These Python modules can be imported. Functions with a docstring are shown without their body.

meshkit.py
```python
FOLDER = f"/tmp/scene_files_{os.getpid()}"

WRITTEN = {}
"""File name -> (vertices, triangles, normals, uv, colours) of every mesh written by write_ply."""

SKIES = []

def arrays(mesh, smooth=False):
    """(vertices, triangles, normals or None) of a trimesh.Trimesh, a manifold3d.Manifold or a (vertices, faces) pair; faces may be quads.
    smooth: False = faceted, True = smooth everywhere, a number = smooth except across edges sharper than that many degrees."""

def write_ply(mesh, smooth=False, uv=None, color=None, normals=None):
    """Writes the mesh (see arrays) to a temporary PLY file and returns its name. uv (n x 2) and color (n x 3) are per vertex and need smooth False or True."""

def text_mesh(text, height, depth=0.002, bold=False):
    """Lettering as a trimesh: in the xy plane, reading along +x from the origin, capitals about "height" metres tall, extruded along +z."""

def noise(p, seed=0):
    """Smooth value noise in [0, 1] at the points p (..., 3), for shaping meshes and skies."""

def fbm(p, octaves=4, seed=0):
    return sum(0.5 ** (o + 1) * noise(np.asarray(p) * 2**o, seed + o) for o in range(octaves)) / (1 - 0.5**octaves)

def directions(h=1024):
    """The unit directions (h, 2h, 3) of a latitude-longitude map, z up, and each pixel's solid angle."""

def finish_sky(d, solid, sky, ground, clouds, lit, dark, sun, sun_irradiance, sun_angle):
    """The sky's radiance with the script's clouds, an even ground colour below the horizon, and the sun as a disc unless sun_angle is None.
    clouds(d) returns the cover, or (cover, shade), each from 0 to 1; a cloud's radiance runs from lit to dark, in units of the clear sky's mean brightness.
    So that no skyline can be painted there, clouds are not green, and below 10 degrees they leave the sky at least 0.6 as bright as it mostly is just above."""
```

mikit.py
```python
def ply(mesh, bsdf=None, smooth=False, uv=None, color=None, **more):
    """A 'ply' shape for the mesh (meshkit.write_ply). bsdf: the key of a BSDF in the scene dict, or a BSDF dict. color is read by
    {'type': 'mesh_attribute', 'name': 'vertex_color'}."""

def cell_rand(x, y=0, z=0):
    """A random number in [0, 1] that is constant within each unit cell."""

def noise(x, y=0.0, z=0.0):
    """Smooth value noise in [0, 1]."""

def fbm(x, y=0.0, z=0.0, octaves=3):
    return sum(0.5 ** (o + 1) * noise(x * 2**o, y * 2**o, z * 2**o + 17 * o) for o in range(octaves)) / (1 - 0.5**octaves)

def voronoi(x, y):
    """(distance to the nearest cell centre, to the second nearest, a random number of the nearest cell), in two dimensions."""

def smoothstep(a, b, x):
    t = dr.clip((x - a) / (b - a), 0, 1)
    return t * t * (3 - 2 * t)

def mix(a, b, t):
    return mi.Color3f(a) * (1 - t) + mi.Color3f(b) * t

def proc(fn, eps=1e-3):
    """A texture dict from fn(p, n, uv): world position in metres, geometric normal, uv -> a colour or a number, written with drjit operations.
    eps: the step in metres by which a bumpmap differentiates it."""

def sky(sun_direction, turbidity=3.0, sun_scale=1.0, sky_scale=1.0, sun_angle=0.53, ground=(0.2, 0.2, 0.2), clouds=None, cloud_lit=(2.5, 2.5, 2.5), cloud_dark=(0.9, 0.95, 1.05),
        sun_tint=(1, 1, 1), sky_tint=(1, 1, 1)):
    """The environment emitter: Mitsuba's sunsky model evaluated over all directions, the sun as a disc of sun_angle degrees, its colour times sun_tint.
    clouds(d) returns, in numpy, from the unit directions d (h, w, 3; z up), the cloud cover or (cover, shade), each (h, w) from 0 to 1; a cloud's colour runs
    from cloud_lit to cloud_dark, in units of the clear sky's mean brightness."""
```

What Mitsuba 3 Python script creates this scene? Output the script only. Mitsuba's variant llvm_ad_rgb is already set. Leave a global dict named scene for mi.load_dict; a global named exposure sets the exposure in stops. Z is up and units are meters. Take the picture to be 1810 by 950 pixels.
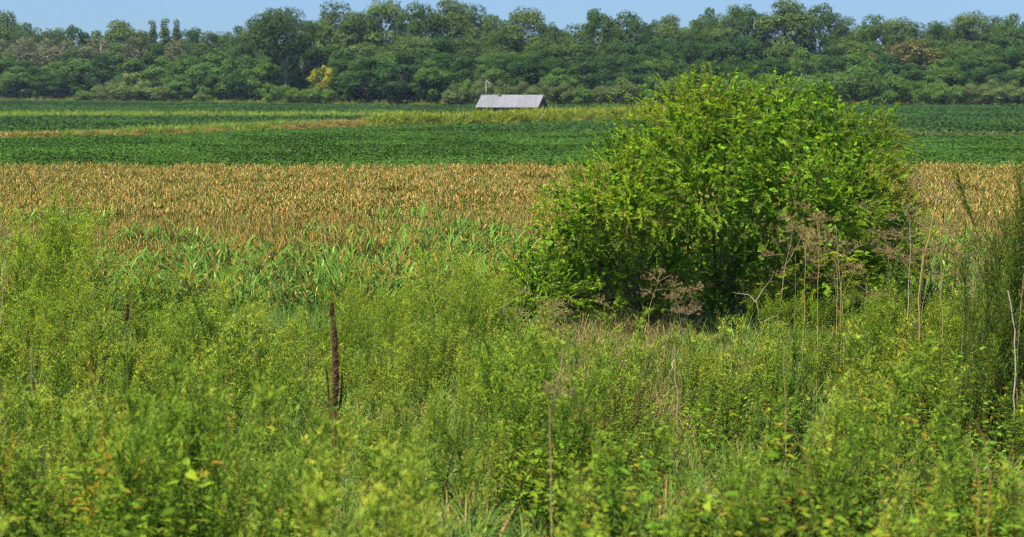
import math
import numpy as np, trimesh, mitsuba as mi, mikit
from meshkit import fbm

T = mi.ScalarTransform4f
PI = math.pi

# ---------------------------------------------------------------- camera, sky, exposure
CAM = np.array([0.0, 0.0, 4.9])          # stands on a low embankment above the fields
TILT = math.radians(6.983)
VIEW = TILT - 4 / 1800
exposure = 2.5
scene, labels = {}, {}
scene['camera'] = {'type': 'thinlens', 'fov': 36.87, 'fov_axis': 'x', 'near_clip': 0.1, 'far_clip': 6000.0,
                   'aperture_radius': 0.015, 'focus_distance': 33.0,
                   'to_world': T().look_at(CAM.tolist(), [0, math.cos(VIEW), 4.9 - math.sin(VIEW)], [0, 0, 1])}
SUN = (-0.30, -0.33, 0.90)
scene['sky'] = mikit.sky(SUN, turbidity=3, sky_scale=0.62, sun_tint=(1.04, 1.0, 0.92), sky_tint=(0.86, 0.98, 1.18), ground=(0.08, 0.12, 0.04))


scene['haze_air'] = {'type': 'homogeneous', 'albedo': {'type': 'rgb', 'value': [.93, .95, .97]}, 'sigma_t': {'type': 'rgb', 'value': [.00007, .00010, .00016]}}
scene['haze'] = {'type': 'cube', 'to_world': T().translate([0, 230, 19]).scale([700, 330, 20]), 'bsdf': {'type': 'null'}, 'interior': {'type': 'ref', 'id': 'haze_air'}}
scene['camera']['medium'] = {'type': 'ref', 'id': 'haze_air'}
labels['haze'] = {'label': 'thin bluish summer haze over the fields', 'kind': 'stuff'}


# ---------------------------------------------------------------- helpers
def at(px, py, y):
    """World point at distance y seen at measured position (px, py) of the photograph: used to survey where things stand."""
    u, v = (px - 600) / 1800, (314.5 - py) / 1800
    d = np.array([u, math.cos(TILT) + v * math.sin(TILT), -math.sin(TILT) + v * math.cos(TILT)])
    return CAM + d * (y / d[1])


def unit(v):
    v = np.asarray(v, float)
    return v / np.maximum(np.linalg.norm(v, axis=-1, keepdims=True), 1e-9)


class MB:
    """Collects pieces into one mesh with a colour per vertex."""
    def __init__(self):
        self.v, self.f, self.c, self.n = [], [], [], 0

    def add(self, v, f, c):
        v = np.asarray(v, float).reshape(-1, 3)
        c = np.asarray(c, float)
        self.v.append(v); self.f.append(np.asarray(f, int) + self.n)
        self.c.append(np.broadcast_to(c, v.shape) if c.ndim == 1 else c)
        self.n += len(v)
        return self

    def leaves(self, tpl, P, D, N, L, W, C):
        """One leaf of the template at every row: base P, direction D, face normal N, length L, width W, colour C."""
        tv, tf = tpl
        k = len(P)
        if k == 0:
            return self
        D = unit(D); S = unit(np.cross(D, N)); N = np.cross(S, D)
        L = np.broadcast_to(L, k)[:, None, None]; W = np.broadcast_to(W, k)[:, None, None]
        v = P[:, None] + tv[None, :, 0:1] * W * S[:, None] + tv[None, :, 1:2] * L * D[:, None] + tv[None, :, 2:3] * L * N[:, None]
        f = tf[None] + (np.arange(k) * len(tv))[:, None, None]
        c = np.repeat(np.broadcast_to(C, (k, 3)), len(tv), 0)
        return self.add(v.reshape(-1, 3), f.reshape(-1, 3), c)

    def tube(self, pts, r, sides, c):
        pts = np.asarray(pts, float); r = np.broadcast_to(r, len(pts))
        t = unit(np.gradient(pts, axis=0))
        ref = np.where(np.abs(t[:, 2:3]) < 0.9, [[0, 0, 1.0]], [[1.0, 0, 0]])
        ref = ref[:1].repeat(len(pts), 0) if len(np.unique(ref[:, 2])) > 1 else ref
        x = unit(np.cross(t, ref)); y = np.cross(t, x)
        a = np.arange(sides) / sides * 2 * PI
        v = pts[:, None] + r[:, None, None] * (np.cos(a)[None, :, None] * x[:, None] + np.sin(a)[None, :, None] * y[:, None])
        i, j = np.meshgrid(np.arange(len(pts) - 1), np.arange(sides), indexing='ij')
        a0, a1 = i * sides + j, i * sides + (j + 1) % sides
        f = np.concatenate([np.stack([a0, a1, a1 + sides], -1).reshape(-1, 3), np.stack([a0, a1 + sides, a0 + sides], -1).reshape(-1, 3)])
        return self.add(v.reshape(-1, 3), f, c)

    def box(self, lo, hi, c):
        b = trimesh.creation.box(bounds=[lo, hi])
        return self.add(b.vertices, b.faces, c)

    def mesh(self):
        return np.vstack(self.v), np.vstack(self.f)

    def ply(self, bsdf, smooth=False, **more):
        v, f = self.mesh()
        return mikit.ply(trimesh.Trimesh(v, f, process=False), bsdf, smooth=smooth, color=np.vstack(self.c), **more)


def place(x, y, z, rz=0.0, s=1.0, sz=None, lean=(0, 0)):
    m = T().translate([float(x), float(y), float(z)])
    if lean[0] or lean[1]:
        m = m.rotate([1, 0, 0], float(lean[0])).rotate([0, 1, 0], float(lean[1]))
    return m.rotate([0, 0, 1], math.degrees(rz)).scale([float(s), float(s), float(sz or s)])


def inst(key, group, m):
    scene[key] = {'type': 'instance', 'to_world': m, 'g': {'type': 'ref', 'id': group}}


counts = {}
def numbered(name):
    k = counts.get(name, 0); counts[name] = k + 1
    return name if k == 0 else f'{name}_{k:03d}'


piece_n = {}
def piece(name):
    piece_n[name] = piece_n.get(name, 0) + 1
    return f'{name}__{piece_n[name]:04d}'


def tag(key, label, category=None, group=None, kind=None):
    d = {'label': label}
    if category: d['category'] = category
    if group: d['group'] = group
    if kind: d['kind'] = kind
    labels[key] = d


def tint(rng, n, base, spread=0.25, hue=0.12):
    """n colours scattered round a base colour."""
    k = np.exp(rng.normal(0, spread, (n, 1))); h = rng.normal(0, hue, (n, 1))
    return np.clip(np.asarray(base) * k * np.hstack([np.exp(h), np.exp(-0.2 * h), np.exp(-0.6 * h)]), 0.002, 0.9)


def sphere_dirs(rng, n):
    return unit(rng.normal(0, 1, (n, 3)))


LANCE = (np.array([[0, 0, 0], [-.5, .38, .05], [0, .42, 0], [.5, .38, .05], [0, 1, -.14]]), np.array([[0, 2, 1], [0, 3, 2], [1, 2, 4], [2, 3, 4]]))
HEART = (np.array([[0, .08, 0], [-.34, 0, .02], [-.52, .3, .05], [0, .45, -.02], [.52, .3, .05], [.34, 0, .02], [-.3, .68, .02], [.3, .68, .02], [0, 1, -.1]]),
         np.array([[0, 2, 1], [0, 3, 2], [0, 4, 3], [0, 5, 4], [2, 3, 6], [3, 4, 7], [3, 8, 6], [3, 7, 8]]))
DIAMOND = (np.array([[0, 0, 0], [-.5, .45, .08], [.5, .55, .05], [0, 1, -.05]]), np.array([[0, 2, 1], [1, 2, 3]]))


def blade_tpl(droop, seg=4):
    t = np.linspace(0, 1, seg + 1)
    y = np.cumsum(np.r_[0, np.cos(droop * (t[:-1] + .5 / seg))]) / seg
    z = -np.cumsum(np.r_[0, np.sin(droop * (t[:-1] + .5 / seg))]) / seg
    w = 0.5 * np.clip(1.15 - t ** 1.6 * 1.1, 0, 1) * np.minimum(1, .55 + 1.5 * t)
    v, f = [], []
    for k in range(seg):
        v += [[-w[k], y[k], z[k]], [w[k], y[k], z[k]]]
        if k < seg - 1:
            a = 2 * k; f += [[a, a + 1, a + 3], [a, a + 3, a + 2]]
    v.append([0, y[seg], z[seg]]); a = 2 * (seg - 1); f.append([a, a + 1, a + 2])
    return np.array(v), np.array(f)


BLADES = [blade_tpl(d) for d in (0.5, 1.0, 1.6, 2.2)]

# ---------------------------------------------------------------- materials
VC = {'type': 'mesh_attribute', 'name': 'vertex_color'}


def leafmat(rough, trans, spec=0.5):
    return {'type': 'principledthin', 'base_color': VC, 'roughness': rough, 'diff_trans': trans, 'eta': 1.35, 'spec_trans': 0.0}


scene['leaf_soft'] = leafmat(0.6, 0.75)
scene['leaf_gloss'] = leafmat(0.42, 0.7)
scene['leaf_far'] = leafmat(0.7, 0.5)
scene['dry'] = leafmat(0.8, 0.3)
scene['bark'] = {'type': 'twosided', 'bsdf': {'type': 'principled', 'base_color': VC, 'roughness': 0.9, 'specular': 0.2}}


def soil_color(p, n, uv):
    a = mikit.fbm(p.x * .7, p.y * .7, 0, 4); b = mikit.fbm(p.x * 6, p.y * 6, 3, 3)
    c = mikit.mix((.05, .065, .02), (.08, .07, .035), mikit.smoothstep(.35, .65, a))
    return c * (0.65 + 0.7 * b)


scene['soil'] = {'type': 'diffuse', 'reflectance': mikit.proc(soil_color)}


# ---------------------------------------------------------------- ground
LINE = np.array([[-160, 106], [-70, 113], [-40.3, 121], [-31.8, 127], [-23.5, 141], [-13, 156], [0, 166], [9, 180], [22, 194], [34, 205.0]])   # the grassy ditch bank


def bank(x, y):
    """distance (signed, + beyond) from the bank's line and the parameter along it"""
    p = np.stack([np.ravel(x), np.ravel(y)], 1).astype(float)
    best = np.full(len(p), 1e9); sgn = np.zeros(len(p))
    for a, b in zip(LINE[:-1], LINE[1:]):
        d = b - a; t = np.clip(((p - a) @ d) / (d @ d), 0, 1)
        q = p - (a + t[:, None] * d); r = np.linalg.norm(q, axis=1)
        s = np.sign(d[0] * q[:, 1] - d[1] * q[:, 0])
        m = r < best
        best[m] = r[m]; sgn[m] = s[m]
    return (best * sgn).reshape(np.shape(x))


def ground_z(x, y):
    x, y = np.asarray(x, float), np.asarray(y, float)
    z = 2.4 * np.clip((29 - np.maximum(y, 0)) / 29, 0, 1) ** 1.8
    z = z + 0.10 * (fbm(np.stack([x * .35, y * .35, x * 0], -1), 3, 5) - .5) * np.clip((32 - y) / 6, 0, 1)
    u = bank(x, y)
    rise = np.clip((x + 34) / 36, 0, 1)
    return z + (0.8 + 0.5 * rise) * np.exp(-(u / 2.8) ** 2) * np.clip((36 - x) / 10, 0, 1)


ys = np.r_[np.linspace(-40, 0, 21), np.linspace(1, 34, 67), np.linspace(36, 120, 43), np.linspace(122, 260, 93), np.linspace(265, 500, 40), [600, 800, 1200, 2000, 4000]]
xs = np.r_[[-3000, -1200, -600], np.linspace(-300, -84, 40), np.linspace(-80, 80, 161), np.linspace(84, 300, 40), [600, 1200, 3000]]
gx, gy = np.meshgrid(xs, ys)
gz = ground_z(gx, gy)
nx = len(xs)
ii, jj = np.meshgrid(np.arange(len(ys) - 1), np.arange(nx - 1), indexing='ij')
q0 = (ii * nx + jj).ravel()
scene['ground'] = mikit.ply(trimesh.Trimesh(np.stack([gx, gy, gz], -1).reshape(-1, 3), np.vstack([np.stack([q0, q0 + 1, q0 + nx + 1], 1), np.stack([q0, q0 + nx + 1, q0 + nx], 1)]), process=False), 'soil', smooth=True)
tag('ground', 'flat farmland soil with a grassy bank rising towards the viewer', kind='structure')

# ---------------------------------------------------------------- the wood: trees
def make_tree(name, seed, H, R, base, n_puff, n_leaf, size, color, shape='round', spread=.17, trunk_c=(.16, .13, .10), limbs=10, puff=(.2, .34), airy=0.0, trunk_r=.28):
    rng = np.random.default_rng(seed)
    cz, hz = (H + base) / 2, (H - base) / 2
    cents = []
    while len(cents) < n_puff:
        d = unit(rng.normal(0, 1, 3)); k = rng.uniform(.35, 1) ** .5 * .82
        if shape == 'cone': R_ = R * (1 - .55 * (d[2] * k * .5 + .5))
        elif shape == 'vase': R_ = R * (.6 + .5 * (d[2] * k * .5 + .5))
        else: R_ = R
        cents.append([d[0] * k * R_, d[1] * k * R_, cz + d[2] * k * hz])
    cents = np.array(cents)
    rad = rng.uniform(puff[0], puff[1], n_puff) * R * (1.0 if shape != 'cone' else .9)
    leaf = MB()
    for c, r in zip(cents, rad):
        n = int(n_leaf * (r / rad.mean()) ** 2)
        d = sphere_dirs(rng, n); d[:, 2] = np.where(rng.random(n) < .55, np.abs(d[:, 2]), d[:, 2]); d = unit(d)
        lump = 0.72 + 0.5 * fbm(d * 2.3 + seed + c * .1, 3, seed)
        k = lump * rng.uniform(.75, 1.06, n) + rng.exponential(.05 + airy, n)
        P = c + d * (r * k)[:, None] * [1, 1, .78]
        N = unit(d * .9 + rng.normal(0, .32, (n, 3)) + [0, 0, .3])
        D = unit(np.cross(N, rng.normal(0, 1, (n, 3))))
        s = size * rng.uniform(.6, 1.4, n)
        C = tint(rng, n, color, spread, .10) * np.exp(rng.normal(0, .12))
        leaf.leaves(DIAMOND, P - D * s[:, None] * .5, D, N, s, s * rng.uniform(.55, .95, n), C)
    t = MB()
    top = np.array([rng.normal(0, .2), rng.normal(0, .2), base + (H - base) * .62])
    pts = np.array([[0, 0, -.3], [0, 0, base * .5], [*(top[:2] * .4), base], top])
    rr = trunk_r * H / 18
    t.tube(pts, np.array([rr * 1.25, rr, rr * .85, rr * .25]), 7, trunk_c)
    for c in cents[rng.permutation(n_puff)[:limbs]]:
        z0 = np.clip(c[2] - np.hypot(c[0], c[1]) * rng.uniform(.6, 1.1), base * .7, top[2] * .95)
        a = np.array([0, 0, z0]); m = (a + c) / 2 + [0, 0, .12 * R]
        t.tube(np.array([a, m, c]), np.array([rr * .42, rr * .25, rr * .07]), 5, trunk_c)
    scene[name] = {'type': 'shapegroup', 'trunk': t.ply('bark', True), 'crown': leaf.ply('leaf_far')}
    return H, R


DK, MID, LT, SAGE = (.044, .108, .030), (.064, .130, .033), (.092, .160, .045), (.115, .175, .058)
TREES = {}
def kind(name, n, **kw):
    col = kw.pop('color')
    TREES[name] = []
    for k in range(n):
        g = f'{name}_form_{k}'
        c = np.array(col) * (0.88 + .24 * k / max(n - 1, 1))
        TREES[name].append((g, *make_tree(g, hash_seed(name) + k, color=c, **kw)))


def hash_seed(s):
    return sum((i + 1) * ord(ch) for i, ch in enumerate(s)) * 7


kind('maple_tree', 4, H=14, R=5.6, base=.9, n_puff=54, n_leaf=210, size=.37, color=DK)
kind('oak_tree', 3, H=19, R=7, base=3.5, n_puff=66, n_leaf=200, size=.40, color=MID)
kind('cottonwood_tree', 4, H=22, R=5.6, base=4.5, n_puff=84, n_leaf=190, size=.38, color=LT, spread=.22, airy=.03, trunk_c=(.22, .20, .17), puff=(.25, .40))
kind('poplar_tree', 1, H=20, R=2.6, base=3, n_puff=80, n_leaf=55, size=.42, color=LT, shape='cone', spread=.3, puff=(.42, .62))
kind('willow_shrub', 3, H=5.2, R=3.4, base=.3, n_puff=34, n_leaf=150, size=.27, color=SAGE, trunk_r=.12 * 3.5, puff=(.2, .36))
kind('green_shrub', 3, H=5.6, R=3.6, base=.3, n_puff=34, n_leaf=150, size=.28, color=(.09, .185, .038), trunk_r=.4, puff=(.2, .36))
kind('yellow_tree', 1, H=7.0, R=3.6, base=2.0, n_puff=26, n_leaf=60, size=.38, color=(.34, .36, .04), puff=(.16, .27), airy=.05)
kind('thin_tree', 3, H=17, R=4.4, base=5, n_puff=40, n_leaf=60, size=.30, color=(.14, .165, .09), airy=.10, limbs=26, trunk_c=(.27, .25, .22), puff=(.16, .3), spread=.3)
kind('rusty_tree', 1, H=15, R=5.4, base=4, n_puff=42, n_leaf=95, size=.46, color=(.125, .145, .05), spread=.35, airy=.04)
kind('open_trunk_tree', 1, H=21, R=7.4, base=9.5, n_puff=66, n_leaf=200, size=.38, color=(.062, .125, .036), trunk_c=(.20, .17, .14), trunk_r=.30, limbs=14)
kind('young_tree', 3, H=10, R=4.2, base=.4, n_puff=44, n_leaf=170, size=.34, color=(.072, .155, .034), puff=(.2, .34))

KW = {'maple_tree': 'dense dark rounded tree', 'oak_tree': 'broad mid green tree', 'cottonwood_tree': 'tall airy pale tree', 'poplar_tree': 'narrow pale tree',
      'willow_shrub': 'low sage green shrub', 'green_shrub': 'low bright green shrub', 'yellow_tree': 'small yellow leaved tree', 'thin_tree': 'thin half bare tree',
      'rusty_tree': 'rusty brown topped tree', 'open_trunk_tree': 'big dark tree on a bare pale trunk', 'young_tree': 'bushy young tree'}
planted = []     # (px, row, key, kind)


def wood_front(px):
    return np.interp(px, [-200, 0, 200, 350, 500, 700, 950, 1200, 1400], [425, 395, 365, 325, 305, 303, 298, 305, 312])


def plant(kind_, px, top, wide, dy, row, seed=0):
    rng = np.random.default_rng(int(px * 13 + top * 7 + seed + 5000))
    y = float(wood_front(px)) + dy
    p = at(px, top, y)
    forms = TREES[kind_]
    g, H, R = forms[rng.integers(len(forms))]
    sz = p[2] / H; s = wide * y / 1800 / (2 * R)
    s = np.clip(s, .55 * sz, 1.7 * sz)
    planted.append((px, row, kind_, g, place(p[0], y, ground_z(p[0], y), rng.uniform(0, 2 * PI), s, sz)))


# back row: the skyline
for px, top, w, k in [(-30, 8, 60, 'cottonwood_tree'), (3, 2, 52, 'cottonwood_tree'), (30, 16, 46, 'oak_tree'), (57, 22, 48, 'oak_tree'), (85, 21, 50, 'maple_tree'), (113, 26, 48, 'oak_tree'),
                      (145, 16, 56, 'cottonwood_tree'), (178, 13, 17, 'poplar_tree'), (193, 11, 20, 'poplar_tree'), (206, 12, 16, 'poplar_tree'), (168, 28, 44, 'oak_tree'), (225, 25, 48, 'maple_tree'),
                      (252, 26, 48, 'oak_tree'), (278, 20, 50, 'oak_tree'), (302, 12, 54, 'cottonwood_tree'), (372, 13, 48, 'oak_tree'), (398, -8, 64, 'cottonwood_tree'),
                      (428, 6, 44, 'oak_tree'), (452, -8, 62, 'cottonwood_tree'), (490, -7, 66, 'oak_tree'), (526, -10, 66, 'cottonwood_tree'), (560, -5, 56, 'cottonwood_tree'), (590, 12, 42, 'oak_tree'),
                      (613, 1, 58, 'cottonwood_tree'), (646, 14, 48, 'oak_tree'), (674, 19, 52, 'cottonwood_tree'), (703, -3, 48, 'oak_tree'), (735, 4, 66, 'oak_tree'), (762, 15, 44, 'maple_tree'),
                      (788, 9, 50, 'cottonwood_tree'), (812, 13, 44, 'oak_tree'), (831, -3, 36, 'oak_tree'), (850, 9, 40, 'cottonwood_tree'), (876, -8, 64, 'oak_tree'), (920, -9, 74, 'cottonwood_tree'),
                      (962, -5, 62, 'oak_tree'), (990, 9, 38, 'cottonwood_tree'), (1028, 6, 66, 'oak_tree'), (1056, 13, 48, 'cottonwood_tree'), (1078, 17, 46, 'cottonwood_tree'),
                      (1100, 13, 46, 'oak_tree'), (1121, 10, 46, 'cottonwood_tree'), (1142, 6, 50, 'cottonwood_tree'), (1166, 9, 46, 'cottonwood_tree'), (1190, 5, 56, 'oak_tree'), (1225, 9, 60, 'cottonwood_tree')]:
    plant(k, px, top, w, 42 + (px * 37 % 17), 2)
plant('open_trunk_tree', 333, 4, 84, 6, 1)
# middle row
rm = np.random.default_rng(11)
px = -34.0
while px < 1236:
    k = 'thin_tree' if (15 < px < 75 or 105 < px < 215) and rm.random() < .8 else ['maple_tree', 'maple_tree', 'oak_tree', 'cottonwood_tree', 'young_tree'][rm.integers(5)]
    if 1045 < px < 1085: k = 'rusty_tree'
    top = rm.uniform(32, 46) if k != 'young_tree' else rm.uniform(44, 56)
    if k == 'thin_tree': top = rm.uniform(28, 38)
    if not 305 < px < 362:
        plant(k, px, top, rm.uniform(52, 70), rm.uniform(20, 32), 1)
    px += rm.uniform(21, 30)
# nearer dark trees
px = -30.0
while px < 1236:
    if not (312 < px < 392):
        k = ['maple_tree', 'maple_tree', 'young_tree', 'young_tree'][rm.integers(4)]
        plant(k, px, rm.uniform(52, 70), rm.uniform(46, 64), rm.uniform(7, 14), 1, 3)
    px += rm.uniform(24, 36)
# filler behind the edge, and the undergrowth beneath the trees
px = -30.0
while px < 1236:
    plant(['oak_tree', 'maple_tree', 'young_tree'][rm.integers(3)], px, rm.uniform(34, 50), rm.uniform(56, 72), rm.uniform(58, 72), 2, 9)
    px += rm.uniform(26, 36)
px = -30.0
while px < 1236:
    plant(['young_tree', 'green_shrub', 'maple_tree'][rm.integers(3)], px, rm.uniform(76, 92), rm.uniform(40, 54), rm.uniform(12, 18), 1, 17)
    px += rm.uniform(17, 25)
# front row
plant('yellow_tree', 376, 70, 33, 2, 0)
for px, top, w, k in [(150, 80, 52, 'willow_shrub'), (126, 92, 40, 'willow_shrub'), (172, 90, 44, 'willow_shrub'), (193, 97, 34, 'willow_shrub'), (100, 101, 30, 'green_shrub'), (238, 103, 26, 'willow_shrub'), (252, 78, 34, 'young_tree'),
                      (215, 84, 40, 'young_tree'), (20, 74, 56, 'young_tree'), (60, 78, 54, 'maple_tree'), (-30, 75, 60, 'young_tree'), (285, 74, 52, 'maple_tree'), (320, 92, 40, 'green_shrub'), (350, 98, 36, 'green_shrub'), (376, 98, 40, 'green_shrub'),
                      (408, 76, 46, 'young_tree'), (430, 60, 60, 'maple_tree'), (470, 50, 66, 'maple_tree'), (505, 66, 50, 'young_tree'), (535, 96, 36, 'willow_shrub'), (552, 88, 34, 'green_shrub'), (566, 84, 34, 'willow_shrub'), (590, 91, 36, 'willow_shrub'),
                      (612, 92, 34, 'willow_shrub'), (635, 92, 34, 'willow_shrub'), (660, 94, 40, 'willow_shrub'), (682, 96, 36, 'green_shrub'), (705, 97, 34, 'willow_shrub'), (655, 76, 50, 'young_tree'), (735, 88, 50, 'willow_shrub'), (770, 84, 50, 'green_shrub'), (815, 78, 54, 'young_tree'),
                      (860, 80, 50, 'green_shrub'), (905, 78, 56, 'young_tree'), (950, 80, 56, 'green_shrub'), (985, 76, 46, 'green_shrub'), (1012, 74, 50, 'green_shrub'), (1040, 80, 50, 'green_shrub'), (1068, 88, 46, 'green_shrub'), (1092, 84, 40, 'young_tree'),
                      (1085, 97, 40, 'green_shrub'), (1112, 92, 44, 'green_shrub'), (1138, 94, 40, 'willow_shrub'), (1160, 90, 44, 'willow_shrub'), (1183, 91, 44, 'willow_shrub'), (1210, 92, 44, 'willow_shrub')]:
    plant(k, px, top, w, -1 - (px % 3) + (5 if k in ('maple_tree', 'young_tree') else 0), 0)

planted.sort(key=lambda a: a[0])
ORD = ['leftmost', 'second', 'third', 'fourth', 'fifth', 'sixth', 'seventh', 'eighth', 'ninth', 'tenth', 'eleventh', 'twelfth', 'thirteenth', 'fourteenth', 'fifteenth']
ROW = ['at the wood edge', 'in mid wood', 'at the back of the wood']
ZONES = [100, 215, 320, 410, 550, 655, 790, 1050]
ZONE = ['at far left', 'among the grey thin trees', 'left of the pale trunk', 'around the yellow tree', 'left of the shed', 'behind the shed', 'right of the shed', 'behind the bush', 'at far right']
seen, tot = {}, {}
for a in planted:
    z = (a[1], a[2], int(np.searchsorted(ZONES, a[0]))); tot[z] = tot.get(z, 0) + 1
for px, row, k, g, m in planted:
    key = numbered(k)
    inst(key, g, m)
    zn = (row, k, int(np.searchsorted(ZONES, px))); i = seen.get(zn, 0); seen[zn] = i + 1
    n = tot[zn]
    where = '' if n == 1 else (', rightmost' if i == n - 1 else (', leftmost' if i == 0 else f', {ORD[i]}'))
    tag(key, f'{KW[k]} {ROW[row]} {ZONE[zn[2]]}{where}', 'shrub' if 'shrub' in k else 'tree', f'{k.replace("_", " ")}s of the far wood' if k not in ('yellow_tree', 'rusty_tree', 'open_trunk_tree') else None)

# ---------------------------------------------------------------- the shed
SHED = at(600, 119, 229.0)
def shed_entry(key, mb, bsdf, smooth=False):
    d = mb.ply(bsdf, smooth); d['to_world'] = place(SHED[0], 229.0, 0, math.radians(-15)); scene[key] = d


def metal_col(p, n, uv):
    a = mikit.fbm(p.x * 3, p.y * 3, p.z * .6, 3); b = mikit.noise(p.x * 9, p.z * 1.2, 4)
    return mikit.mix((.195, .225, .285), (.28, .32, .39), a) * (0.85 + .2 * b + .16 * mikit.cell_rand(p.x * .66 - p.y * .13, 3))


scene['roof_metal'] = {'type': 'twosided', 'bsdf': {'type': 'principled', 'base_color': mikit.proc(metal_col), 'metallic': 0.35, 'roughness': 0.5}}
L_, W_, E_, A_ = 9.0 / 2, 5.6 / 2, 1.6, 3.12     # half length, half width, eave, apex
slope = math.atan2(A_ - E_, W_)
for s in (-1, 1):                                   # corrugated roof sheets, three to a slope
    for k in range(6):
        x0, x1 = -L_ - .25 + (2 * L_ + .5) / 6 * k, -L_ - .25 + (2 * L_ + .5) / 6 * (k + 1)
        xx = np.linspace(x0, x1 + .03, 29)
        wave = .018 * np.cos((xx - x0) * 2 * PI / .2) + .006 * (k % 2)
        mb = MB(); v = []
        for yy, zz in ((s * (W_ + .3), E_ - .3 * math.tan(slope)), (0.0, A_)):
            v.append(np.stack([xx, np.full(29, yy) + s * wave * math.sin(slope), zz + .05 + wave * math.cos(slope)], 1))
        v = v + [a - [0, 0, .02] for a in v]
        n = 29; f = []
        for a, b in ((0, 1), (3, 2)):
            for i in range(n - 1):
                f += [[a * n + i, a * n + i + 1, b * n + i + 1], [a * n + i, b * n + i + 1, b * n + i]]
        for i in range(n - 1):
            f += [[i, 2 * n + i + 1, i + 1], [i, 2 * n + i, 2 * n + i + 1]]
        mb.add(np.vstack(v), f, (.5, .5, .5))
        scene_key = f'shed__roof__sheet' + ('' if (s < 0 and k == 0) else f'_{(k + (6 if s > 0 else 0)):03d}')
        shed_entry(scene_key, mb, 'roof_metal')
mb = MB()
mb.tube(np.array([[-L_ - .26, 0, A_ + .07], [L_ + .26, 0, A_ + .07]]), .07, 8, (.5, .5, .5))
shed_entry('shed__roof__ridge_cap', mb, 'roof_metal', True)
WD = (.085, .065, .05)
rs = np.random.default_rng(3)
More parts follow.
